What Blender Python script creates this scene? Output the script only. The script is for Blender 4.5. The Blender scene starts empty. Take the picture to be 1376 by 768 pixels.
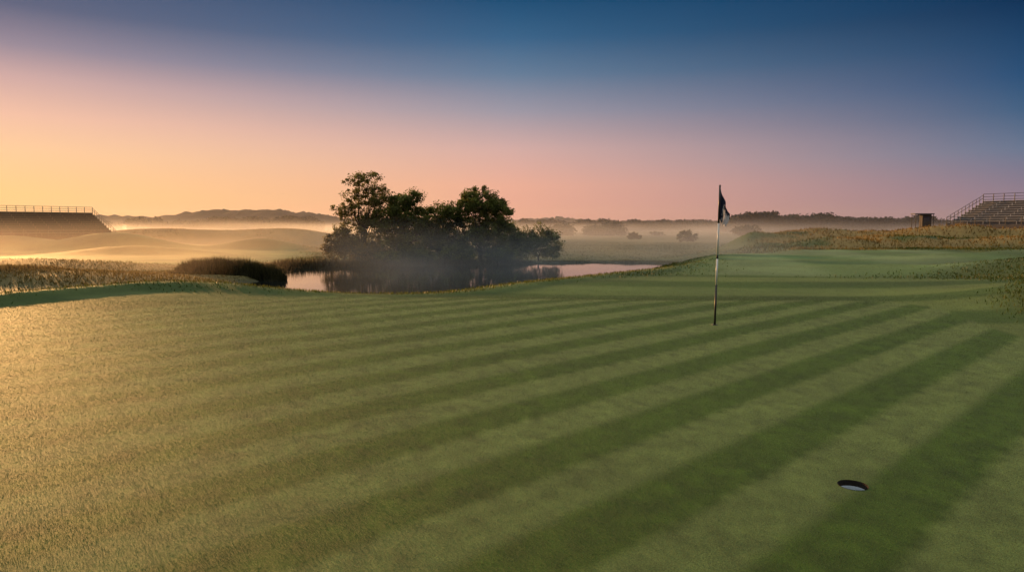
import bpy, math, numpy as np
from mathutils import Vector
rng=np.random.default_rng(7)
D=bpy.data; scene=bpy.context.scene; col_root=scene.collection
scene.view_settings.view_transform='Standard'; scene.view_settings.look='None'; scene.view_settings.exposure=0
SUN_AZ=math.radians(-39); SUN_EL=math.radians(8)
WL=-2.35

def lin(c):
    return tuple(((v/255)/12.92 if v/255<=0.04045 else (((v/255)+0.055)/1.055)**2.4) for v in c)
def sstep(a,b,x):
    t=np.clip((x-a)/(b-a),0,1); return t*t*(3-2*t)
def _hash(ix,iy,s):
    n=(ix.astype(np.int64)*374761393+iy.astype(np.int64)*668265263+s*974634777)&0xffffffff
    n=((n^(n>>13))*1274126177)&0xffffffff
    n=(n^(n>>16))&0xffffffff
    return n/4294967295.0
def vnoise(x,y,s=0):
    ix=np.floor(x);iy=np.floor(y);fx=x-ix;fy=y-iy
    fx=fx*fx*(3-2*fx);fy=fy*fy*(3-2*fy)
    a=_hash(ix,iy,s);b=_hash(ix+1,iy,s);c=_hash(ix,iy+1,s);d=_hash(ix+1,iy+1,s)
    return (a*(1-fx)+b*fx)*(1-fy)+(c*(1-fx)+d*fx)*fy
def fbm(x,y,s=0,o=4):
    r=0;a=.5;t=0
    for i in range(o):
        r=r+a*vnoise(x*2**i,y*2**i,s+i*17);t+=a;a*=.5
    return r/t
def smooth_poly(p,it=2):
    p=np.array(p,float)
    for _ in range(it):
        q=np.roll(p,-1,0)
        p=np.stack([p*.75+q*.25,p*.25+q*.75],1).reshape(-1,2)
    return p
def sdf(poly,x,y):
    """signed distance, negative inside"""
    d=np.full(x.shape,1e18);ins=np.zeros(x.shape,bool)
    n=len(poly)
    for i in range(n):
        ax,ay=poly[i];bx,by=poly[(i+1)%n]
        ex,ey=bx-ax,by-ay
        t=np.clip(((x-ax)*ex+(y-ay)*ey)/(ex*ex+ey*ey+1e-12),0,1)
        d=np.minimum(d,(x-ax-ex*t)**2+(y-ay-ey*t)**2)
        if ay!=by:
            c=((ay>y)!=(by>y))&(x<(bx-ax)*(y-ay)/(by-ay)+ax)
            ins^=c
    d=np.sqrt(d);return np.where(ins,-d,d)

UPLAND=smooth_poly([(-60,0),(-30,5),(-16,9.5),(-11.4,12.3),(-10.2,15.0),(-9.2,17.4),(-7.2,17.0),(-5.3,15.9),(-2.2,15.5),(.2,18.2),(2.4,21),(5.4,24.5),(9,32),(13.5,45),(17,58),(24,72),(45,120),(260,130),(260,-80),(-60,-80)],2)
GREEN=smooth_poly([(-20,4.5),(-13,8),(-8.2,10.9),(-5.2,15.0),(-1.4,14.7),(3.2,14.1),(7.2,14.3),(8.0,12.6),(6.9,9.6),(6.7,6),(7,2),(7,-9),(-20,-9)],2)
POND=smooth_poly([(-17.0,36),(-17.4,50),(-21.5,60),(-20,67),(-10,67.5),(-2,69),(4,72),(10,74),(16,72),(16.5,66),(14,57),(9,47),(3,36),(-5,30),(-12,30)],2)
FAIR=smooth_poly([(4.5,20),(7,26),(11.5,42),(16,56),(23,66),(36,66),(44,56),(38,46),(28,36),(19.5,27),(15,22.5),(10,19.6)],2)
FAIRL=smooth_poly([(-66,66),(-30,60),(-24,74),(-28,96),(-40,130),(-100,130)],2)
APRON=smooth_poly([(-11,10),(-9.6,17.0),(-5.3,15.6),(-2.2,15.3),(.2,18),(3,21),(6,22),(10,20.5),(13.5,18.6),(11.6,15),(9.2,13),(7.6,8),(0,8)],2)
CUP=(1.99,3.87); CUPR=.083; PIN=(3.13,10.45)
def gs(x,y,cx,cy,rx,ry):return np.exp(-(((x-cx)/rx)**2+((y-cy)/ry)**2))
MOUNDS=[(30,84,6,4,1.4),(39,90,6,5,1.9),(49,88,7,5,1.5),(45,80,6,3,1.1),(57,86,6,4,1.6),(66,84,7,4,1.4),(36,76,5,3,.9),(56,76,7,3,1.0)]

def height(x,y):
    r=np.hypot(x,y)
    low=-2.15+.5*(fbm(x/22+5,y/22,3)-.5)*sstep(20,60,y)
    low=low+3.2*gs(x,y,-76,152,24,12)+2.6*gs(x,y,-50,160,13,12)+1.6*gs(x,y,-90,128,22,18)
    low=low+.9*gs(x,y,-34,44,10,6)+.8*gs(x,y,-46,60,14,5)+2.6*gs(x,y,-62,108,10,4)+1.6*gs(x,y,-84,112,12,6)+1.8*gs(x,y,-42,114,7,4)+1.2*gs(x,y,-50,90,9,4)
    up=-.7*sstep(22,60,y)+1.9*gs(x,y,68,102,18,14)
    for mx_,my_,rx_,ry_,h_ in MOUNDS: up=up+h_*gs(x,y,mx_,my_,rx_,ry_)
    up=up+.65*gs(x,y,20,22,5,3)+.62*gs(x,y,12.4,12.2,2.6,3.6)+.6*(fbm(x/8,y/8,9)-.5)*sstep(17,34,y)
    up=up+.6*gs(x,y,31,35,9,4)+.8*gs(x,y,47,50,7,4)+.4*gs(x,y,17,17,3,2)
    up=up+1.3*(fbm(x/7,y/4,19)-.5)*sstep(64,84,y)
    up=up+.035*(fbm(x/4,y/4,2)-.5)*sstep(3,9,r)
    d=sdf(UPLAND,x,y)
    up=up+.13*np.exp(-((d+.45)/.5)**2)*sstep(-3,-7,x)*(y<30)
    up=up+.05*np.exp(-((d+.35)/.45)**2)*(y<30)*(x<8)
    up=up-.10*gs(x,y,3,15.8,8,1.4)
    t=np.clip(d/12,0,1); s=np.sin(t*math.pi/2)
    z=up*(1-s)+low*s
    dp=sdf(POND,x,y)
    flat=1-sstep(1,12,dp)
    zf=np.minimum(z,WL+.18)
    z=np.where(y>58,z*(1-flat)+zf*flat,z)
    wp=1-sstep(-1.5,1.6,dp+1.4*(fbm(x/2.5,y/2.5,88)-.5))
    z=z*(1-wp)+(-3.1)*wp
    z=z+sstep(300,1500,r)*6*fbm(x/300,y/300,5)
    return z

def ground_color(x,y):
    n1=fbm(x/3,y/3,21);n2=fbm(x/.6,y/.6,31);n3=fbm(x/14,y/14,41);n4=fbm(x/.10,y/.10,51,3)
    def C(a): return np.array(a)[None,:]
    def mix(a,b,t): return a*(1-t[:,None])+b*t[:,None]
    one=np.ones((len(x),1))
    rough=mix(C((.024,.060,.005)),C((.10,.125,.016)),np.clip(n1*1.8-.45,0,1))*one
    golden=mix(C((.19,.125,.03)),C((.46,.29,.085)),n2)
    lowg=mix(C((.06,.07,.018)),C((.20,.14,.04)),sstep(.35,.65,n3))
    plain=mix(C((.07,.09,.03)),C((.15,.15,.06)),sstep(.35,.65,n3))
    du=sdf(UPLAND,x,y)
    c=mix(rough,lowg,sstep(0,6,du)*sstep(-14,-22,x)*.9)
    c=mix(c,plain,sstep(0,6,du)*sstep(70,95,y)*sstep(-30,-10,x)*.9)
    gm=sstep(62,78,y+10*(n1-.5)-.10*(x-40))*(x>16)*sstep(-2,4,-du)
    gm=gm*sstep(.40,.56,fbm(x/8,y/5,77)+.05)
    c=mix(c,golden,gm)
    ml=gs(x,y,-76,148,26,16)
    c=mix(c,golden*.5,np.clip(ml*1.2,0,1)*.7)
    fa=sdf(FAIR,x,y)+2.4*(n1-.5)+3*(n3-.5)
    fband=.5+.5*np.clip(3*np.sin((x*.95-y*.31)*.9+n1),-1,1)
    fc=mix(C((.11,.18,.050))*one,C((.20,.27,.12))*one,fband*.5)*(.45+1.1*fbm(x/5,y/7,66)[:,None])
    c=mix(c,fc,1-sstep(-1.2,1.6,fa))
    fl=sdf(FAIRL,x,y)+4*(n3-.5)
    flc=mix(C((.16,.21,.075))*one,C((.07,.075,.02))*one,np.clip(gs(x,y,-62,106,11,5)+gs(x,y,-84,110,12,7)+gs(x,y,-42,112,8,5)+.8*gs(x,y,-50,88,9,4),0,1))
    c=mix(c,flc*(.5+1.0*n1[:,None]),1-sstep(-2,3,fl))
    ap=(1-sstep(-.3,.3,du))*(y>6)*(1-sstep(-.6,.6,sdf(APRON,x,y)+.8*(n1-.5)))
    band=.5+.5*np.clip(3*np.sin(y*1.9+x*.22+.4+1.2*(n1-.5)),-1,1)
    apc=mix(C((.058,.110,.010)),C((.155,.21,.05)),band*.75)*(.65+.7*n1[:,None])
    c=mix(c,apc,ap)
    lip_shade=np.exp(-((du+.9)/.3)**2)*(y<30)*(x<6)
    c=mix(c,C((.04,.075,.006))*one,np.clip(lip_shade,0,1)*.7)  # shade on the inner side of the lip, put into the ground colour
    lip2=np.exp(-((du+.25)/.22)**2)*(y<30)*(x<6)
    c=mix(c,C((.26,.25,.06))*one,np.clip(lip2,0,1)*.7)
    g=sdf(GREEN,x,y)
    s=(x-1.04*y)/1.443
    ph=(s+2.52)/.92
    fade=.55+.40*sstep(-5,1,x)
    st=.5+.5*np.clip(3.2*np.cos(2*math.pi*ph+.5*(n4-.5)),-1,1)*fade
    gc=mix(C((.058,.114,.008)),C((.140,.198,.052)),st)
    gc=gc*(.88+.24*fbm(x/1.3,y/1.3,55)[:,None])*(.62+.76*n4[:,None])*(.88+.24*n3[:,None])
    c=mix(c,gc,1-sstep(-.05,.06,g))
    dp=sdf(POND,x,y)
    c=mix(c,C((.03,.032,.012))*one,(1-sstep(.4,2.0,dp))*.85)
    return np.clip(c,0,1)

def new_obj(name,mesh,parent=None,**props):
    o=D.objects.new(name,mesh);col_root.objects.link(o)
    if parent:o.parent=parent
    for k,v in props.items():o[k]=v
    return o
def np_mesh(name,V,F,smooth=False,col=None,mat=None):
    V=np.asarray(V,np.float32);F=np.asarray(F,np.int32)
    me=D.meshes.new(name);k=F.shape[1]
    me.vertices.add(len(V));me.vertices.foreach_set('co',V.ravel())
    me.loops.add(F.size);me.loops.foreach_set('vertex_index',F.ravel())
    me.polygons.add(len(F));me.polygons.foreach_set('loop_start',np.arange(0,F.size,k,dtype=np.int32))
    me.polygons.foreach_set('loop_total',np.full(len(F),k,np.int32))
    if smooth:me.polygons.foreach_set('use_smooth',np.ones(len(F),bool))
    me.update(calc_edges=True)
    if col is not None:
        a=me.color_attributes.new('col','FLOAT_COLOR','POINT')
        c=np.ones((len(V),4),np.float32);c[:,:3]=col
        a.data.foreach_set('color',c.ravel())
    if mat:me.materials.append(mat)
    return me

# ------------------------------------------------------------ materials
def mat_new(name):
    m=D.materials.new(name);m.use_nodes=True;nt=m.node_tree;nt.nodes.clear()
    out=nt.nodes.new('ShaderNodeOutputMaterial');return m,nt,out
def pbr(name,c,rough=.6,noise=.25,scale=6,metal=0,spec=.5,bump=0):
    m,nt,out=mat_new(name);N=nt.nodes;L=nt.links
    b=N.new('ShaderNodeBsdfPrincipled');b.inputs['Roughness'].default_value=rough;b.inputs['Metallic'].default_value=metal
    b.inputs['Specular IOR Level'].default_value=spec
    t=N.new('ShaderNodeTexNoise');t.inputs['Scale'].default_value=scale;t.inputs['Detail'].default_value=5
    tc=N.new('ShaderNodeTexCoord');L.new(tc.outputs['Object'],t.inputs['Vector'])
    r=N.new('ShaderNodeMapRange');r.inputs[3].default_value=1-noise;r.inputs[4].default_value=1+noise
    L.new(t.outputs['Fac'],r.inputs[0])
    mx=N.new('ShaderNodeMix');mx.data_type='RGBA';mx.blend_type='MULTIPLY';mx.inputs[0].default_value=1
    mx.inputs[6].default_value=(*c,1);L.new(r.outputs[0],mx.inputs[7]);L.new(mx.outputs[2],b.inputs['Base Color'])
    if bump:
        bp=N.new('ShaderNodeBump');bp.inputs['Strength'].default_value=bump;L.new(t.outputs['Fac'],bp.inputs['Height']);L.new(bp.outputs[0],b.inputs['Normal'])
    L.new(b.outputs[0],out.inputs['Surface']);return m
def foliage_mat(name,trans=.35,rough=.5,spec=.3,up=0,sheen=0):
    m,nt,out=mat_new(name);N=nt.nodes;L=nt.links
    a=N.new('ShaderNodeAttribute');a.attribute_name='col'
    b=N.new('ShaderNodeBsdfPrincipled');b.inputs['Roughness'].default_value=rough;b.inputs['Specular IOR Level'].default_value=spec
    L.new(a.outputs['Color'],b.inputs['Base Color'])
    if up:
        g=N.new('ShaderNodeNewGeometry');s=N.new('ShaderNodeVectorMath');s.operation='SCALE';s.inputs['Scale'].default_value=1-up;L.new(g.outputs['Normal'],s.inputs[0])
        ad=N.new('ShaderNodeVectorMath');ad.operation='ADD';ad.inputs[1].default_value=(0,0,up);L.new(s.outputs[0],ad.inputs[0])
        nn=N.new('ShaderNodeVectorMath');nn.operation='NORMALIZE';L.new(ad.outputs[0],nn.inputs[0]);L.new(nn.outputs[0],b.inputs['Normal'])
    tr=N.new('ShaderNodeBsdfTranslucent');L.new(a.outputs['Color'],tr.inputs['Color'])
    mx=N.new('ShaderNodeMixShader');mx.inputs[0].default_value=trans
    L.new(b.outputs[0],mx.inputs[1]);L.new(tr.outputs[0],mx.inputs[2]);L.new(mx.outputs[0],out.inputs['Surface']);return m

def terrain_mat():
    m,nt,out=mat_new('grass_ground');N=nt.nodes;L=nt.links
    a=N.new('ShaderNodeAttribute');a.attribute_name='col'
    geo=N.new('ShaderNodeNewGeometry')
    n1=N.new('ShaderNodeTexNoise');n1.inputs['Scale'].default_value=120;n1.inputs['Detail'].default_value=6;n1.inputs['Roughness'].default_value=.75
    n2=N.new('ShaderNodeTexNoise');n2.inputs['Scale'].default_value=2.3;n2.inputs['Detail'].default_value=8;n2.inputs['Roughness'].default_value=.7
    L.new(geo.outputs['Position'],n1.inputs['Vector']);L.new(geo.outputs['Position'],n2.inputs['Vector'])
    r1=N.new('ShaderNodeMapRange');r1.inputs[1].default_value=.3;r1.inputs[2].default_value=.7;r1.inputs[3].default_value=.35;r1.inputs[4].default_value=1.5;L.new(n1.outputs['Fac'],r1.inputs[0])
    r2=N.new('ShaderNodeMapRange');r2.inputs[1].default_value=.3;r2.inputs[2].default_value=.7;r2.inputs[3].default_value=.85;r2.inputs[4].default_value=1.15;L.new(n2.outputs['Fac'],r2.inputs[0])
    mu=N.new('ShaderNodeMath');mu.operation='MULTIPLY';L.new(r1.outputs[0],mu.inputs[0]);L.new(r2.outputs[0],mu.inputs[1])
    vm=N.new('ShaderNodeVectorMath');vm.operation='SCALE';L.new(a.outputs['Color'],vm.inputs[0]);L.new(mu.outputs[0],vm.inputs['Scale'])
    b=N.new('ShaderNodeBsdfPrincipled');b.inputs['Roughness'].default_value=.7;b.inputs['Specular IOR Level'].default_value=.3
    L.new(vm.outputs[0],b.inputs['Base Color'])
    bp=N.new('ShaderNodeBump');bp.inputs['Strength'].default_value=.8;bp.inputs['Distance'].default_value=.009;L.new(n1.outputs['Fac'],bp.inputs['Height'])
    L.new(bp.outputs[0],b.inputs['Normal'])
    sub=N.new('ShaderNodeVectorMath');sub.operation='SUBTRACT';sub.inputs[1].default_value=(CUP[0],CUP[1],0)
    L.new(geo.outputs['Position'],sub.inputs[0])
    sx=N.new('ShaderNodeSeparateXYZ');L.new(sub.outputs[0],sx.inputs[0]);cx=N.new('ShaderNodeCombineXYZ');L.new(sx.outputs[0],cx.inputs[0]);L.new(sx.outputs[1],cx.inputs[1])
    ln=N.new('ShaderNodeVectorMath');ln.operation='LENGTH';L.new(cx.outputs[0],ln.inputs[0])
    lt=N.new('ShaderNodeMath');lt.operation='LESS_THAN';lt.inputs[1].default_value=CUPR;L.new(ln.outputs['Value'],lt.inputs[0])
    tp=N.new('ShaderNodeBsdfTransparent');mx=N.new('ShaderNodeMixShader')
    L.new(lt.outputs[0],mx.inputs[0]);L.new(b.outputs[0],mx.inputs[1]);L.new(tp.outputs[0],mx.inputs[2])
    L.new(mx.outputs[0],out.inputs['Surface']);return m

# ------------------------------------------------------------ terrain
az=np.concatenate([np.arange(-55,55,.25),np.arange(55,305,3.0)])*math.pi/180
rr=np.exp(np.linspace(math.log(.3),math.log(6000),620))
A,R=np.meshgrid(az,rr);X=(R*np.sin(A)).ravel();Y=(R*np.cos(A)).ravel()
Z=height(X,Y)
na,nr=len(az),len(rr)
i=np.arange(nr-1)[:,None];j=np.arange(na)[None,:];j2=(j+1)%na
F=np.stack([i*na+j,(i+1)*na+j,(i+1)*na+j2,i*na+j2],-1).reshape(-1,4)[:, ::-1]
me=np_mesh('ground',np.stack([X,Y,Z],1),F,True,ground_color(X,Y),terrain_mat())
ground=new_obj('ground',me,kind='structure',label='rolling golf course ground with striped mown green')

# ------------------------------------------------------------ blades
def blades(name,x,y,h,w,colr,mat,lean=.5,z=None,label='',root=.7):
    n=len(x)
    if z is None:z=height(x,y)
    a=rng.uniform(0,2*math.pi,n);dx=np.cos(a)*w/2;dy=np.sin(a)*w/2
    la=rng.uniform(0,2*math.pi,n);lm=h*lean*rng.uniform(.2,1,n)
    V=np.empty((n,3,3))
    V[:,0]=np.stack([x-dx,y-dy,z-.003],1);V[:,1]=np.stack([x+dx,y+dy,z-.003],1)
    V[:,2]=np.stack([x+np.cos(la)*lm,y+np.sin(la)*lm,z+h],1)
    Fc=np.arange(n*3).reshape(-1,3)
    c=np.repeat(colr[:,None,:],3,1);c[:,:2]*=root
    me=np_mesh(name,V.reshape(-1,3),Fc,False,c.reshape(-1,3),mat)
    return new_obj(name,me,kind='stuff',label=label)
turf_mat=foliage_mat('turf_blades',.22,.62,.7,.76)
blade_mat=foliage_mat('rough_blades',.4,.5,.3)
n=1500000
r=np.exp(rng.uniform(math.log(2.2),math.log(60),n)*1.0);k=rng.random(n)<np.where(r<17,1,.35);r=r[k];n=len(r)
a=rng.uniform(math.radians(-41),math.radians(41),n)
x=r*np.sin(a);y=r*np.cos(a)
k=(sdf(UPLAND,x,y)<-.1)&(np.hypot(x-CUP[0],y-CUP[1])>CUPR+.003)&((r<17)|(sdf(FAIR,x,y)<.5)|(sdf(APRON,x,y)<.2))
x,y,r=x[k],y[k],r[k]
c=ground_color(x,y)*rng.uniform(.45,1.75,(len(x),1))*np.stack([rng.uniform(.85,1.2,len(x)),np.ones(len(x)),rng.uniform(.7,1.5,len(x))],1)
dew_sparkle=rng.random(len(x))<.05
c[dew_sparkle]=c[dew_sparkle]*.5+np.array([.32,.37,.30])*.5  # sparkle of dew painted as a paler colour on scattered blades
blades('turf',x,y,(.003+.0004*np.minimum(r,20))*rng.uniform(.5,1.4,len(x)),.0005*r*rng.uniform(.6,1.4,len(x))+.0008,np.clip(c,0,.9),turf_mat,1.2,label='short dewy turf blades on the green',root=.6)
# rough
n=330000
r=np.exp(rng.uniform(math.log(9),math.log(170),n));a=rng.uniform(math.radians(-43),math.radians(43),n)
x=r*np.sin(a);y=r*np.cos(a)
du=sdf(UPLAND,x,y)
jit=rng.normal(size=len(x))
cover=(sdf(GREEN,x,y)>.5)&(sdf(FAIR,x,y)>.8+1.0*jit)&(sdf(FAIRL,x,y)>0+jit)&(sdf(POND,x,y)>.9)
apr=(du<-.5)&(sdf(APRON,x,y)<.3*jit)
k=cover&~apr
x,y,r,du=x[k],y[k],r[k],du[k]
tall=fbm(x/6,y/6,99);hgt=np.where(du>0,.05+.16*sstep(.4,.7,tall),.03+.0022*r+.25*sstep(60,80,y)*sstep(.4,.7,tall))
hgt=np.where((du<2.5),np.minimum(hgt,.06+.25*sstep(60,75,y)),hgt)
hgt=np.where((x>2)&(du>0)&(y>58),.06,hgt)
hgt=hgt*rng.uniform(.5,1.2,len(x))
c=ground_color(x,y)*rng.uniform(.65,1.4,(len(x),1))
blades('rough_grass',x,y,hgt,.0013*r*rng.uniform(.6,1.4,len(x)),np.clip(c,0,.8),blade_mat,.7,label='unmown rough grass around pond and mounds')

# ------------------------------------------------------------ pond
m,nt,out=mat_new('pond_water');N=nt.nodes;L=nt.links
b=N.new('ShaderNodeBsdfPrincipled');b.inputs['Base Color'].default_value=(.012,.016,.016,1);b.inputs['Roughness'].default_value=.03;b.inputs['IOR'].default_value=1.33
b.inputs['Specular IOR Level'].default_value=.5
t=N.new('ShaderNodeTexNoise');t.inputs['Scale'].default_value=1.4;t.inputs['Detail'].default_value=4
g=N.new('ShaderNodeNewGeometry');L.new(g.outputs['Position'],t.inputs['Vector'])
bp=N.new('ShaderNodeBump');bp.inputs['Strength'].default_value=.25;bp.inputs['Distance'].default_value=.03;L.new(t.outputs['Fac'],bp.inputs['Height']);L.new(bp.outputs[0],b.inputs['Normal'])
L.new(b.outputs[0],out.inputs['Surface'])
P=POND;cen=P.mean(0);P2=cen+(P-cen)*1.12
V=[(px,py,WL) for px,py in P2]+[(cen[0],cen[1],WL)]
me=D.meshes.new('pond_water');me.from_pydata(V,[],[(i,(i+1)%len(P2),len(P2)) for i in range(len(P2))]);me.materials.append(m)
new_obj('water',me,kind='structure',label='still dark pond reflecting the dawn sky')

# ------------------------------------------------------------ builder
class MB:
    def __init__(s):s.v=[];s.f=[]
    def tube(s,p0,p1,r0,r1=None,n=8,cap=True):
        r1=r0 if r1 is None else r1
        p0=Vector(p0);p1=Vector(p1);d=(p1-p0).normalized()
        u=d.orthogonal().normalized();w=d.cross(u);b=len(s.v)
        for p,r_ in((p0,r0),(p1,r1)):
            for k in range(n):
                t=2*math.pi*k/n;s.v.append(tuple(p+u*math.cos(t)*r_+w*math.sin(t)*r_))
        for k in range(n):s.f.append((b+k,b+(k+1)%n,b+n+(k+1)%n,b+n+k))
        if cap:s.f.append(tuple(b+k for k in range(n))[::-1]);s.f.append(tuple(b+n+k for k in range(n)))
    def box(s,a,c):
        b=len(s.v);x0,y0,z0=a;x1,y1,z1=c
        s.v+=[(x0,y0,z0),(x1,y0,z0),(x1,y1,z0),(x0,y1,z0),(x0,y0,z1),(x1,y0,z1),(x1,y1,z1),(x0,y1,z1)]
        s.f+=[tuple(b+q for q in f) for f in((0,3,2,1),(4,5,6,7),(0,1,5,4),(1,2,6,5),(2,3,7,6),(3,0,4,7))]
    def obj(s,name,mat,parent=None,smooth=False,**p):
        me=D.meshes.new(name);me.from_pydata(s.v,[],s.f);me.materials.append(mat)
        if smooth:
            for q in me.polygons:q.use_smooth=True
        return new_obj(name,me,parent,**p)
def empty(name,loc,rot=0,**p):
    o=D.objects.new(name,None);col_root.objects.link(o);o.location=loc;o.rotation_euler=(0,0,rot);o.empty_display_size=.3
    for k,v in p.items():o[k]=v
    return o
def gz(x,y):return float(height(np.array([float(x)]),np.array([float(y)]))[0])

# ------------------------------------------------------------ flagstick
white=pbr('white_paint',(.8,.8,.78),.35,.06,20);black=pbr('black_paint',(.015,.015,.018),.4,.2,20)
dark_metal=pbr('dark_metal',(.03,.03,.035),.45,.2,8,.6)
pz=gz(*PIN)
fs=empty('flagstick',(PIN[0],PIN[1],pz),label='black and white flagstick with limp flag on green',category='golf flag')
fs.rotation_euler=(0,math.radians(.7),0)
def rad(z):return .0165-.0035*z/2.12
for (z0,z1,mt,nm) in((-.1,.62,black,'lower_pole'),(.62,1.02,white,'middle_pole'),(1.02,1.08,black,'pole_band'),(1.08,1.56,white,'upper_pole'),(1.56,2.12,black,'top_pole')):
    mb=MB();mb.tube((0,0,z0),(0,0,z1),rad(z0),rad(z1),16);mb.obj(nm,mt,fs,True)
mb=MB();mb.tube((0,0,2.12),(0,0,2.14),.016,.009,16);mb.obj('finial',black,fs)
mb=MB();mb.tube((0,0,-.01),(0,0,.006),.05,.045,24);mb.obj('base_ferrule',black,fs)
nu,nv=36,40;V=[];UV=[]
A_=np.array((0.008,2.10));B_=np.array((.165,1.70));C_=np.array((.125,1.50));D_=np.array((0.008,1.62))
for iv in range(nv+1):
    v=iv/nv
    for iu in range(nu+1):
        u=iu/nu
        p=(A_*(1-u)+B_*u)*(1-v)+(D_*(1-u)+C_*u)*v
        sag=-.03*math.sin(math.pi*u)*(1-v*.3)
        fy=.035*math.sin(u*11+v*2.2)*min(1,u*4)+.012*math.sin(u*23-v*5)*u
        V.append((p[0]+.010*math.sin(v*7+u*5)*u,fy,p[1]+sag+.008*math.sin(u*17)*v));UV.append((u,v))
Fq=[]
for iv in range(nv):
    for iu in range(nu):
        b0=iv*(nu+1)+iu;Fq.append((b0,b0+nu+1,b0+nu+2,b0+1))
me=np_mesh('flag_cloth',V,Fq,True)
uvl=me.uv_layers.new(name='UVMap')
for lp in me.loops:uvl.data[lp.index].uv=UV[lp.vertex_index]
m,nt,out=mat_new('flag_fabric');N=nt.nodes;L=nt.links
tc=N.new('ShaderNodeTexCoord')
dn=N.new('ShaderNodeVectorMath');dn.operation='DISTANCE';dn.inputs[1].default_value=(.75,.65,0);L.new(tc.outputs['UV'],dn.inputs[0])
nz=N.new('ShaderNodeTexNoise');nz.inputs['Scale'].default_value=7;nz.inputs['Detail'].default_value=1;L.new(tc.outputs['UV'],nz.inputs['Vector'])
ma=N.new('ShaderNodeMath');ma.operation='MULTIPLY_ADD';L.new(nz.outputs['Fac'],ma.inputs[0]);ma.inputs[1].default_value=1.1;L.new(dn.outputs['Value'],ma.inputs[2])
cr=N.new('ShaderNodeValToRGB');cr.color_ramp.interpolation='CONSTANT';e=cr.color_ramp.elements
e[0].color=(.58,.60,.67,1);e[1].position=.96;e[1].color=(.014,.018,.045,1)
L.new(ma.outputs[0],cr.inputs[0])
b=N.new('ShaderNodeBsdfPrincipled');b.inputs['Roughness'].default_value=.8;L.new(cr.outputs[0],b.inputs['Base Color'])
tr=N.new('ShaderNodeBsdfTranslucent');L.new(cr.outputs[0],tr.inputs[0]);mx=N.new('ShaderNodeMixShader');mx.inputs[0].default_value=.3
L.new(b.outputs[0],mx.inputs[1]);L.new(tr.outputs[0],mx.inputs[2]);L.new(mx.outputs[0],out.inputs['Surface'])
me.materials.append(m);fl=new_obj('flag',me,fs,label='limp navy flag with pale emblem')

# ------------------------------------------------------------ cup
cz=gz(*CUP)
cup=empty('hole_cup',(CUP[0],CUP[1],cz),label='golf hole with dark soil rim and white liner',category='golf hole')
def wall(z0,z1,r_,mt,nm,bottom=False):
    n=48;v=[];f=[]
    for z in(z0,z1):
        for k in range(n):
            t=2*math.pi*k/n;v.append((r_*math.cos(t),r_*math.sin(t),z))
    for k in range(n):f.append((k,(k+1)%n,n+(k+1)%n,n+k))
    if bottom:f.append(tuple(range(n)))
    me=D.meshes.new(nm);me.from_pydata(v,[],f);me.materials.append(mt)
    for q in me.polygons:q.use_smooth=True
    return new_obj(nm,me,cup)
soil=pbr('soil',(.02,.015,.01),.95,.5,60,bump=.5)
liner=pbr('liner_plastic',(.72,.80,.88),.35,.06,20)
wall(-.036,.002,CUPR,soil,'soil_rim')
wall(-.16,-.032,CUPR-.004,liner,'cup_liner',True)

# ------------------------------------------------------------ trees
bark=pbr('bark',(.045,.033,.024),.9,.4,9,bump=.6)
leafm=foliage_mat('tree_leaves',.42,.55,.25)
def leaf_cloud(cent,rad_,npc,size,base,flat=.75,light=1.0):
    cent=np.asarray(cent);m_=len(cent);n=m_*npc
    c=np.repeat(cent,npc,0);rr_=np.repeat(rad_,npc)
    d=rng.normal(size=(n,3));d/=np.linalg.norm(d,axis=1)[:,None]
    d*=(rng.random(n)**.45)[:,None]*rr_[:,None]*rng.uniform(.8,1.35,n)[:,None];d[:,2]*=flat
    p=c+d
    u=rng.normal(size=(n,3));u/=np.linalg.norm(u,axis=1)[:,None]
    w=rng.normal(size=(n,3));w-=u*(w*u).sum(1)[:,None];w/=np.linalg.norm(w,axis=1)[:,None]
    s=size*rng.uniform(.6,1.4,n)[:,None]
    V=np.stack([p-u*s*.5,p+w*s*.32,p+u*s*.5,p-w*s*.32],1).reshape(-1,3)
    F=np.arange(n*4).reshape(-1,4)
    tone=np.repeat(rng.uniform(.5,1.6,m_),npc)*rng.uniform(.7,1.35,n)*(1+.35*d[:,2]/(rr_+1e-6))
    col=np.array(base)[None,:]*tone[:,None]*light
    col=np.repeat(col,4,0)
    return V,F,np.clip(col,0.003,.6)
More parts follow.
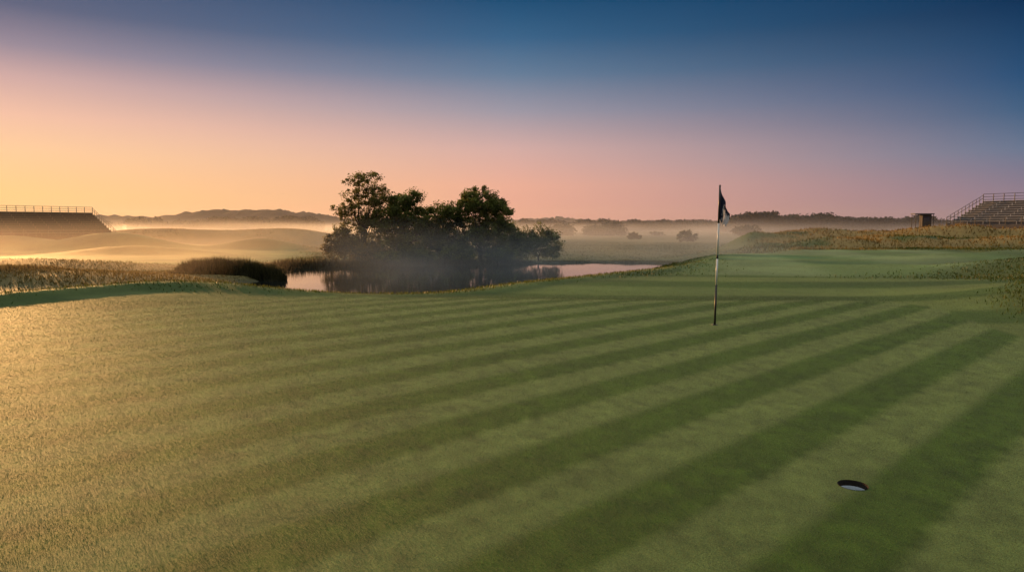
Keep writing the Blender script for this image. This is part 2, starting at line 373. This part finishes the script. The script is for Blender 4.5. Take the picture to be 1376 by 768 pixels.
def make_tree(name,loc,H,lobes,nclump,npc,leaf,cr_,base,trunk_r,label,category='tree',seed=0,nlimb=9):
    global rng
    rng=np.random.default_rng(100+seed)
    root=empty(name,loc,label=label,category=category)
    vol=np.array([l[3]*l[4]*l[5] for l in lobes])**.8;vol/=vol.sum()
    idx=rng.choice(len(lobes),nclump,p=vol);lb=np.array(lobes)[idx]
    d=rng.normal(size=(nclump,3));d/=np.linalg.norm(d,axis=1)[:,None];d*=(rng.random(nclump)**.4)[:,None]
    cent=lb[:,:3]+d*lb[:,3:6]
    cent[:,2]=np.maximum(cent[:,2],.3)
    V,F,C=leaf_cloud(cent,rng.uniform(.4,1.25,nclump)*cr_,npc,leaf,base)
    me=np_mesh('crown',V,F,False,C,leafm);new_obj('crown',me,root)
    mb=MB();pts=[Vector((0,0,-.3))];hh=H*.55;ns=6
    for k in range(1,ns+1):pts.append(Vector((rng.normal()*.12*k*.4,rng.normal()*.1*k*.4,hh*k/ns)))
    for k in range(ns):mb.tube(pts[k],pts[k+1],trunk_r*(1-.12*k),trunk_r*(1-.12*(k+1)),9,False)
    order=rng.permutation(nclump)[:nlimb*4]
    for q,ci in enumerate(order):
        tgt=Vector(cent[ci]);k=int(rng.integers(1,ns+1));s0=pts[k]
        if s0.z>tgt.z:
            k=max(1,int(ns*max(0,tgt.z-.6)/hh));s0=pts[min(k,ns)]
        mid=(s0+tgt)/2+Vector((rng.normal()*.25,rng.normal()*.25,.25))
        r0=trunk_r*(.4 if q<nlimb else .2)
        mb.tube(s0,mid,r0,r0*.6,6,False);mb.tube(mid,tgt,r0*.6,r0*.15,6,False)
    mb.obj('trunk',bark,root,True)
    return root
def ell(*a):return tuple(a)
G2=(.115,.130,.028)
TY=71.5
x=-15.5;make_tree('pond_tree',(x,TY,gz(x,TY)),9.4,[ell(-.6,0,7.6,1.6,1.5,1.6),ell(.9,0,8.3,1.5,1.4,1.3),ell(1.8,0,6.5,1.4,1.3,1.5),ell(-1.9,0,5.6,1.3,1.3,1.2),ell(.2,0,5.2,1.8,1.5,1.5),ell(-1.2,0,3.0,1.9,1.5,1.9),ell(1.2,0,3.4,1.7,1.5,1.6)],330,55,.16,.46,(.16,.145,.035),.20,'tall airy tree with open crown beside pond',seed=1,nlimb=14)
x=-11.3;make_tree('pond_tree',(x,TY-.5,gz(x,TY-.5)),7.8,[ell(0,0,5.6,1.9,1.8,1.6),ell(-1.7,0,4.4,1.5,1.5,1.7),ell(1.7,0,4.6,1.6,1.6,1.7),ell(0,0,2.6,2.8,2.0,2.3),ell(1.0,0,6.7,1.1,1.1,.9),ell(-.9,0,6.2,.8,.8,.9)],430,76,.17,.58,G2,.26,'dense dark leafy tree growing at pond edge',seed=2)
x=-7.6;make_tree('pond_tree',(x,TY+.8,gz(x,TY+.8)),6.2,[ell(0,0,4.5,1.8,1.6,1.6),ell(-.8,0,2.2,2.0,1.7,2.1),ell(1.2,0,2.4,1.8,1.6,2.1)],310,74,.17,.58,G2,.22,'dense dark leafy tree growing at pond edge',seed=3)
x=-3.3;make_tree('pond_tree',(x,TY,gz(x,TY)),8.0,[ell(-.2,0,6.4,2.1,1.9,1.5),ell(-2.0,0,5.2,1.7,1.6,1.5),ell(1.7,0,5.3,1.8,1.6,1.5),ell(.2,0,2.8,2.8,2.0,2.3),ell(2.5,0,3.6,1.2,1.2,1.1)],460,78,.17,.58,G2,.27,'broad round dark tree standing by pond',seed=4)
def bush(x,y,w,h,seed,base=G2,label='low dark shrub on the pond bank',name='shrub',npc=60,leaf=.16,ncl=None,category='shrub'):
    z=gz(x,y);lobes=[ell(-w*.25,0,h*.45,w*.3,w*.28,h*.4),ell(w*.22,0,h*.4,w*.3,w*.28,h*.38),ell(0,0,h*.62,w*.26,w*.24,h*.32)]
    return make_tree(name,(x,y,z),h,lobes,ncl or int(50+w*28),npc,leaf,.5*min(1,h/3)+.12,base,.07*min(1,h/3)+.02,label,category,seed,5)
bush(2.9,74.5,5.2,4.2,11);bush(-.2,74.5,4.2,4.4,12)
OB=(.16,.12,.035)
bush(-17.4,71,4.0,3.9,13,OB,'olive brown shrub beneath the airy tree');bush(-14.4,70.2,3.4,2.4,14,OB,'olive brown shrub beneath the airy tree')
bush(-9.2,69.6,2.8,1.6,16);bush(-5.6,69.8,3.2,1.9,17);bush(-12.4,69.2,2.6,1.4,18);bush(-1.0,71.2,3.0,2.0,21)
G3=(.04,.055,.025)
far=[(922,302,5,170),(852,309,3.6,200),(1104,299,4.5,150),(1168,300,4,165),(1190,299,5,170)]
for q,(px,py,w,dd) in enumerate(far):
    xx=(px-688)/917*dd
    o=bush(xx,dd,w,w*.6,40+q,G3,'small dark tree standing in distant misty field','field_tree',36,.42,50,'tree');o['group']='scattered field trees'

# ------------------------------------------------------------ reeds
def reeds(name,poly,n,h,base,label,ed=2.0):
    P=smooth_poly(poly,2);mn=P.min(0);mxx=P.max(0)
    x=rng.uniform(mn[0],mxx[0],n*2);y=rng.uniform(mn[1],mxx[1],n*2)
    k=sdf(P,x,y)+1.6*(fbm(x/1.8,y/1.8,62)-.5)<0
    x,y=x[k][:n],y[k][:n]
    z=np.maximum(np.minimum(height(x,y),-1.9) if ed<1 else height(x,y),WL-.1)
    edge=np.clip(-sdf(P,x,y)/ed,.2,1)
    hh=h*rng.uniform(.5,1.2,len(x))*edge*(.35+1.2*fbm(x/1.8,y/1.8,61))
    c=np.array(base)[None,:]*rng.uniform(.4,1.7,(len(x),1))
    return blades(name,x,y,hh,rng.uniform(.04,.09,len(x)),c,blade_mat,.35,z,label=label)
reeds('reed_bed',[(-26,51),(-23,50),(-19,49.5),(-16.6,48.5),(-15.9,49.5),(-17.5,52),(-22,53.5),(-26,54)],15000,1.0,(.055,.05,.018),'dark dense reeds at pond edge',.7)
reeds('reed_bed',[(-23,61),(-20,62.5),(-17.5,65),(-10,66.5),(-2,67.6),(3,70.5),(3,73),(-6,70.5),(-17.5,70),(-24,66)],15000,1.0,(.06,.05,.018),'short dark reeds beneath the trees')
reeds('reed_bed',[(3,71.5),(9,73.4),(15.5,71.8),(17,67),(18.5,68),(17,74.5),(9,76),(3,74)],7000,.35,(.07,.08,.02),'short green reeds on pond bank')
reeds('tall_grass',[(-48,44),(-34,38),(-28,44),(-31,52),(-48,54)],14000,.25,(.15,.11,.03),'low dark brown grass on the pond bank')

# ------------------------------------------------------------ grandstands
def bench_mesh(L,mat):
    mb=MB();mb.box((0,0,.40),(L,.32,.45))
    for k in range(int(L/2)+1):mb.box((k*2+.1,.1,0),(k*2+.16,.2,.399))
    me=D.meshes.new('bench');me.from_pydata(mb.v,[],mb.f);me.materials.append(mat);return me
def grandstand(loc,rot,L,flip,D_,H,rows,cdeck,cbench,cside,label,h0=.9):
    root=empty('grandstand',loc,rot,label=label,category='grandstand')
    X0,X1=(-L,0) if flip else (0,L)
    dy=D_/rows;dz=(H-h0)/rows
    deckm=pbr('stand_deck',cdeck,.7,.25,3);bm_=pbr('stand_bench',cbench,.5,.2,4);sm=pbr('stand_cladding',cside,.6,.25,2);rm=pbr('stand_rail',(.09,.085,.08),.5,.2,5,.3)
    mb=MB()
    for k in range(rows):
        z=h0+dz*k
        mb.box((X0,k*dy,z-.12),(X1,(k+1)*dy-.003,z))
        mb.box((X0,(k+1)*dy-.05,z+.004),(X1,(k+1)*dy-.006,z+dz-.124))
    mb.obj('seating_deck',deckm,root)
    bme=bench_mesh(L-.6,bm_)
    for k in range(rows):
        o=new_obj('bench',bme,root);o.location=(X0+.3,k*dy+dy*.45,h0+dz*k+.003)
    mb=MB()
    for xe in((X0-.06,X0-.01),(X1+.01,X1+.06)):
        for k in range(rows):
            mb.box((xe[0],k*dy+.002,0),(xe[1],(k+1)*dy-.002,h0+dz*k+.12))
    mb.box((X0,-.08,0),(X1,-.02,h0-.1));mb.box((X0,D_+.02,0),(X1,D_+.08,H+.1))
    mb.obj('cladding',sm,root)
    pm={}
    for yy in(D_*.25,D_*.6,D_*.95):
        mb=MB();mb.tube((0,0,-1.5),(0,0,h0+(H-h0)*yy/D_-.15),.05);me=D.meshes.new('support_post');me.from_pydata(mb.v,[],mb.f);me.materials.append(rm);pm[yy]=me
    for k in range(int(L/2.5)+1):
        for yy in pm:
            o=new_obj('support_post',pm[yy],root);o.location=(X0+k*2.5+.1,yy,0)
    mb=MB();yb=D_+.0
    nn=int(L/1.35)
    for k in range(nn+1):
        xx=X0+L*k/nn;mb.tube((xx,yb,H-.3),(xx,yb,H+1.15),.055)
    for zz in(H+1.15,H+.75,H+.35):mb.tube((X0,yb,zz),(X1,yb,zz),.035)
    mb.obj('back_railing',rm,root)
    for xe in(X0,X1):
        mb=MB()
        for k in range(rows+1):
            yy=k*dy;zz=h0+dz*k;mb.tube((xe,yy,zz-.2),(xe,yy,zz+1.0),.04)
        for off in(1.0,.55):mb.tube((xe,0,h0+off),(xe,D_,H+off),.035)
        mb.obj('side_railing',rm,root)
    mb=MB();nn=int(L/1.8)
    for k in range(nn+1):
        xx=X0+L*k/nn;mb.tube((xx,-.05,h0-.2),(xx,-.05,h0+1.0),.035)
    for zz in(h0+1.0,h0+.5):mb.tube((X0,-.05,zz),(X1,-.05,zz),.03)
    mb.obj('front_railing',rm,root)
    return root
grandstand((-73.5,127,-.9),math.radians(50),36,True,11,5.1,10,(.035,.025,.02),(.095,.065,.045),(.035,.026,.02),'long dark empty grandstand with railing on low mound')
grandstand((61.5,97,1.0),math.radians(-60),26,False,9.5,4.2,10,(.13,.125,.12),(.60,.58,.56),(.10,.09,.085),'grey empty grandstand with benches on golden mound')
cab=empty('camera_cabin',(60.6,101,1.45),math.radians(-12),label='small dark cabin with overhanging flat roof',category='cabin')
wd=pbr('cabin_wall',(.022,.018,.016),.7,.3,4);rf=pbr('cabin_roof',(.05,.045,.045),.6,.2,3)
mb=MB();mb.box((-.35,-.6,-.3),(.85,.6,1.9));mb.obj('wall',wd,cab)
mb=MB();mb.box((-1.45,-.95,1.903),(1.1,.95,2.05));mb.obj('roof',rf,cab)
mb=MB();mb.tube((0,0,-.9),(0,0,1.9),.045);pme=D.meshes.new('support_post');pme.from_pydata(mb.v,[],mb.f);pme.materials.append(dark_metal)
for (a_,b_) in((-1.30,-.8),(-1.30,.8),(1.03,-.8),(1.03,.8)):
    o=new_obj('support_post',pme,cab);o.location=(a_,b_,0)
glass=pbr('dark_glass',(.02,.022,.03),.1,.1,2)
mb=MB();mb.box((-.2,-.63,.95),(.7,-.603,1.55));mb.obj('window',glass,cab)

# ------------------------------------------------------------ hills & woods
hillm=foliage_mat('hill_woodland',0,.9,.1)
def ridge(name,dist,x0,x1,prof,depth,seed,base,bump,label):
    nx,ny=1400,14
    xs=np.linspace(x0,x1,nx)
    p=np.interp(xs,[q[0] for q in prof],[q[1] for q in prof])
    t=np.linspace(0,1,ny)
    XX,TT=np.meshgrid(xs,t);PP=np.tile(p,(ny,1))
    sh=np.sin(np.pi*np.clip(TT*1.1,0,1))**.7
    zz=-3+(PP+3)*sh+bump*(fbm(XX/(bump*5),TT*depth/(bump*5),seed,5)-.5)*2*sh+bump*.8*np.abs(fbm(XX/9,TT*depth/9,seed+40,3)-.5)*4*sh
    yy=dist-depth*.45+TT*depth+20*(fbm(XX/200,TT*0,seed)-.5)
    V=np.stack([XX.ravel(),yy.ravel(),zz.ravel()],1)
    i=np.arange(ny-1)[:,None];j=np.arange(nx-1)[None,:]
    F=np.stack([i*nx+j,i*nx+j+1,(i+1)*nx+j+1,(i+1)*nx+j],-1).reshape(-1,4)
    c=np.array(base)[None,:]*(.6+.8*fbm(XX.ravel()/25,yy.ravel()/25,seed+3))[:,None]
    me=np_mesh(name,V,F,True,c,hillm);return new_obj(name,me,kind='structure',label=label)
def PX(px,d):return (px-688)/917*d
def PZ(py,d):
    v=(384-py)/917;return 1.5+d*(-.0858+.9963*v)/(.9963+.0858*v)
d1=900
ridge('hills',d1,PX(-260,d1),PX(520,d1),[(PX(a,d1),PZ(b,d1)) for a,b in[(-260,300),(-100,296),(60,294),(150,292),(185,292),(205,299),(218,299),(232,292),(262,288),(300,285),(340,284),(380,284),(430,289),(470,297),(520,305)]],260,3,(.014,.013,.018),3.6,'wooded hill ridge in morning haze')
d2=1500
ridge('hills',d2,PX(380,d2),PX(1700,d2),[(PX(a,d2),PZ(b,d2)) for a,b in[(380,300),(600,298),(700,296),(760,294),(800,296),(830,300),(870,297),(930,300),(990,298),(1100,299),(1250,298),(1376,299),(1700,299)]],400,13,(.010,.016,.03),5,'wooded hill ridge in morning haze')
def wood(poly_px,d,depth,n,seed,base,label,leaf=1.5,gap=0):
    global rng
    rng=np.random.default_rng(seed)
    xs=[PX(a,d) for a,b in poly_px];zt=[PZ(b,d) for a,b in poly_px]
    m_=n//40
    x=rng.uniform(xs[0],xs[-1],m_);y=d+rng.uniform(-depth/2,depth/2,m_)
    if gap:
        k=fbm(x/(d*.06),x*0,seed+9)>gap;x,y=x[k],y[k];m_=len(x)
    top=np.interp(x,xs,zt)-1.6+3.4*(fbm(x/9,x*0,seed)-.5)*2
    z=-2+ (top+2)*rng.random(m_)**.6
    V,F,C=leaf_cloud(np.stack([x,y,z],1),rng.uniform(1.6,3.2,m_),40,leaf,base)
    me=np_mesh('distant_wood',V,F,False,C,leafm);return new_obj('distant_wood',me,kind='stuff',label=label)
wood([(970,300),(992,291),(1010,288),(1060,287),(1110,290),(1150,294),(1235,292),(1262,297)],480,24,90000,5,(.012,.020,.024),'dark distant wood behind the golden mounds')
wood([(690,298),(720,295),(800,298),(850,295),(905,296),(985,298)],620,24,90000,6,(.010,.016,.025),'dark distant wood in low mist',1.8)
wood([(150,298),(200,292),(240,297),(290,293),(330,296),(390,292),(430,296)],520,24,70000,8,(.018,.016,.016),'dark distant wood in low mist',1.8,.35)
wood([(740,306),(800,304),(860,307),(960,304),(1010,307)],300,14,30000,12,(.02,.028,.022),'broken hedgerow of dark trees in misty field',.9,.5)

# ------------------------------------------------------------ mist volumes
def vol_box(name,a,c,dens,colr,aniso,noise=None,label='',hfall=None,lo=.42,hi=.68,floor=.05):
    mb=MB();mb.box(a,c)
    m,nt,out=mat_new(name+'_volume');N=nt.nodes;L=nt.links
    v=N.new('ShaderNodeVolumePrincipled');v.inputs['Color'].default_value=(*colr,1);v.inputs['Anisotropy'].default_value=aniso;v.inputs['Density'].default_value=dens
    if noise:
        g=N.new('ShaderNodeNewGeometry');mp=N.new('ShaderNodeMapping');mp.inputs['Scale'].default_value=noise;L.new(g.outputs['Position'],mp.inputs[0])
        t=N.new('ShaderNodeTexNoise');t.inputs['Scale'].default_value=1;t.inputs['Detail'].default_value=3;L.new(mp.outputs[0],t.inputs[0])
        r=N.new('ShaderNodeMapRange');r.inputs[1].default_value=lo;r.inputs[2].default_value=hi;r.inputs[3].default_value=floor;r.inputs[4].default_value=1;L.new(t.outputs['Fac'],r.inputs[0])
        s=N.new('ShaderNodeSeparateXYZ');L.new(g.outputs['Position'],s.inputs[0])
        h=N.new('ShaderNodeMapRange');h.inputs[1].default_value=hfall[0];h.inputs[2].default_value=hfall[1];h.inputs[3].default_value=dens;h.inputs[4].default_value=0;h.interpolation_type='SMOOTHSTEP';L.new(s.outputs[2],h.inputs[0])
        mu=N.new('ShaderNodeMath');mu.operation='MULTIPLY';L.new(r.outputs[0],mu.inputs[0]);L.new(h.outputs[0],mu.inputs[1]);L.new(mu.outputs[0],v.inputs['Density'])
    L.new(v.outputs[0],out.inputs['Volume'])
    me=D.meshes.new(name);me.from_pydata(mb.v,[],mb.f);me.materials.append(m)
    return new_obj(name,me,kind='stuff',label=label)
vol_box('haze',(-1500,95,-6),(1500,1800,42),.00018,(.95,.96,1),.4,label='thin morning haze over far fields')
vol_box('field_mist',(-420,84,-4),(420,800,5.5),.008,(.93,.95,1),.5,(.016,.035,.16),'low mist bank over distant fields',(-1.8,5.2),.42,.66)
vol_box('pond_mist',(-16,50,WL+.01),(26,83,3.0),.028,(.84,.93,1),.0,(.08,.06,.28),'thin mist rising from pond',(-2.2,2.8),.38,.68,.10)
vol_box('bank_mist',(-150,40,-4),(-19,83,2.5),.007,(1,.90,.82),.7,(.05,.04,.2),'warm glowing mist over the rough',(-1.8,2.5),.35,.65,.2)

# ------------------------------------------------------------ world
w=D.worlds.new('World');scene.world=w;w.use_nodes=True;nt=w.node_tree;nt.nodes.clear();N=nt.nodes;L=nt.links
out=N.new('ShaderNodeOutputWorld');tc=N.new('ShaderNodeTexCoord')
sx=N.new('ShaderNodeSeparateXYZ');L.new(tc.outputs['Generated'],sx.inputs[0])
def M(op,a,b=None,clamp=False):
    n_=N.new('ShaderNodeMath');n_.operation=op;n_.use_clamp=clamp
    for q,v in enumerate((a,b)):
        if v is None:continue
        if isinstance(v,(int,float)):n_.inputs[q].default_value=v
        else:L.new(v,n_.inputs[q])
    return n_.outputs[0]
elev=M('MULTIPLY',M('ARCSINE',sx.outputs[2]),180/math.pi/60,True)
cx=N.new('ShaderNodeCombineXYZ');L.new(sx.outputs[0],cx.inputs[0]);L.new(sx.outputs[1],cx.inputs[1])
nm=N.new('ShaderNodeVectorMath');nm.operation='NORMALIZE';L.new(cx.outputs[0],nm.inputs[0])
dt=N.new('ShaderNodeVectorMath');dt.operation='DOT_PRODUCT';L.new(nm.outputs[0],dt.inputs[0]);dt.inputs[1].default_value=(math.sin(math.radians(-55)),math.cos(math.radians(-55)),0)
ang=M('MULTIPLY',M('ARCCOSINE',dt.outputs['Value']),180/math.pi)
def ramp(st):
    r_=N.new('ShaderNodeValToRGB')
    e=r_.color_ramp.elements
    for q,(d_,c_) in enumerate(st):
        if q<2:el=e[q]
        else:el=e.new(d_/60)
        el.position=d_/60;el.color=(*lin(c_),1)
    L.new(elev,r_.inputs[0]);return r_.outputs[0]
UP=[(27,(135,142,148)),(45,(202,202,192)),(60,(225,224,212))]
rl=ramp([(0,(254,184,116)),(2.2,(255,204,134)),(5.2,(253,204,156)),(7.5,(243,192,166)),(10,(208,169,165)),(12,(152,137,152)),(14.5,(96,100,126)),(20,(50,74,110))]+UP)
rm_=ramp([(0,(228,160,138)),(3.4,(234,172,150)),(6.4,(211,171,165)),(9.4,(156,151,165)),(12.3,(98,124,152)),(15.1,(52,98,136)),(17.8,(26,78,118)),(22,(30,72,112))]+UP)
rr2=ramp([(0,(142,116,130)),(2.5,(134,119,140)),(5.2,(98,116,144)),(7.7,(56,94,130)),(10,(26,76,118)),(14.5,(5,48,86)),(20,(12,50,88))]+UP)
def mixc(f,a,b):
    m_=N.new('ShaderNodeMix');m_.data_type='RGBA';L.new(f,m_.inputs[0]);L.new(a,m_.inputs[6]);L.new(b,m_.inputs[7]);return m_.outputs[2]
def mr(v,a,b):
    m_=N.new('ShaderNodeMapRange');m_.inputs[1].default_value=a;m_.inputs[2].default_value=b;L.new(v,m_.inputs[0]);return m_.outputs[0]
c1=mixc(mr(ang,18,55),rl,rm_);c2=mixc(mr(ang,55,92),c1,rr2)
bg=N.new('ShaderNodeBackground');L.new(c2,bg.inputs[0]);bg.inputs[1].default_value=1.0
sky=N.new('ShaderNodeTexSky');sky.sky_type='NISHITA';sky.sun_disc=False;sky.sun_elevation=SUN_EL;sky.sun_rotation=SUN_AZ
bg2=N.new('ShaderNodeBackground');L.new(sky.outputs[0],bg2.inputs[0]);bg2.inputs[1].default_value=.0004
ad=N.new('ShaderNodeAddShader');L.new(bg.outputs[0],ad.inputs[0]);L.new(bg2.outputs[0],ad.inputs[1]);L.new(ad.outputs[0],out.inputs[0])
sl=D.lights.new('sun','SUN');sl.energy=5;sl.angle=math.radians(1.5);sl.color=(1,.50,.17)
so=D.objects.new('sun',sl);col_root.objects.link(so)
sd=Vector((math.sin(SUN_AZ)*math.cos(SUN_EL),math.cos(SUN_AZ)*math.cos(SUN_EL),math.sin(SUN_EL)))
so.rotation_euler=(-sd).to_track_quat('-Z','Y').to_euler()
cam=D.cameras.new('camera');cam.lens=24;cam.sensor_width=36;cam.clip_end=12000;cam.clip_start=.05
co=D.objects.new('camera',cam);col_root.objects.link(co);co.location=(0,0,1.5);co.rotation_euler=(math.radians(90-4.92),0,0)
scene.camera=co
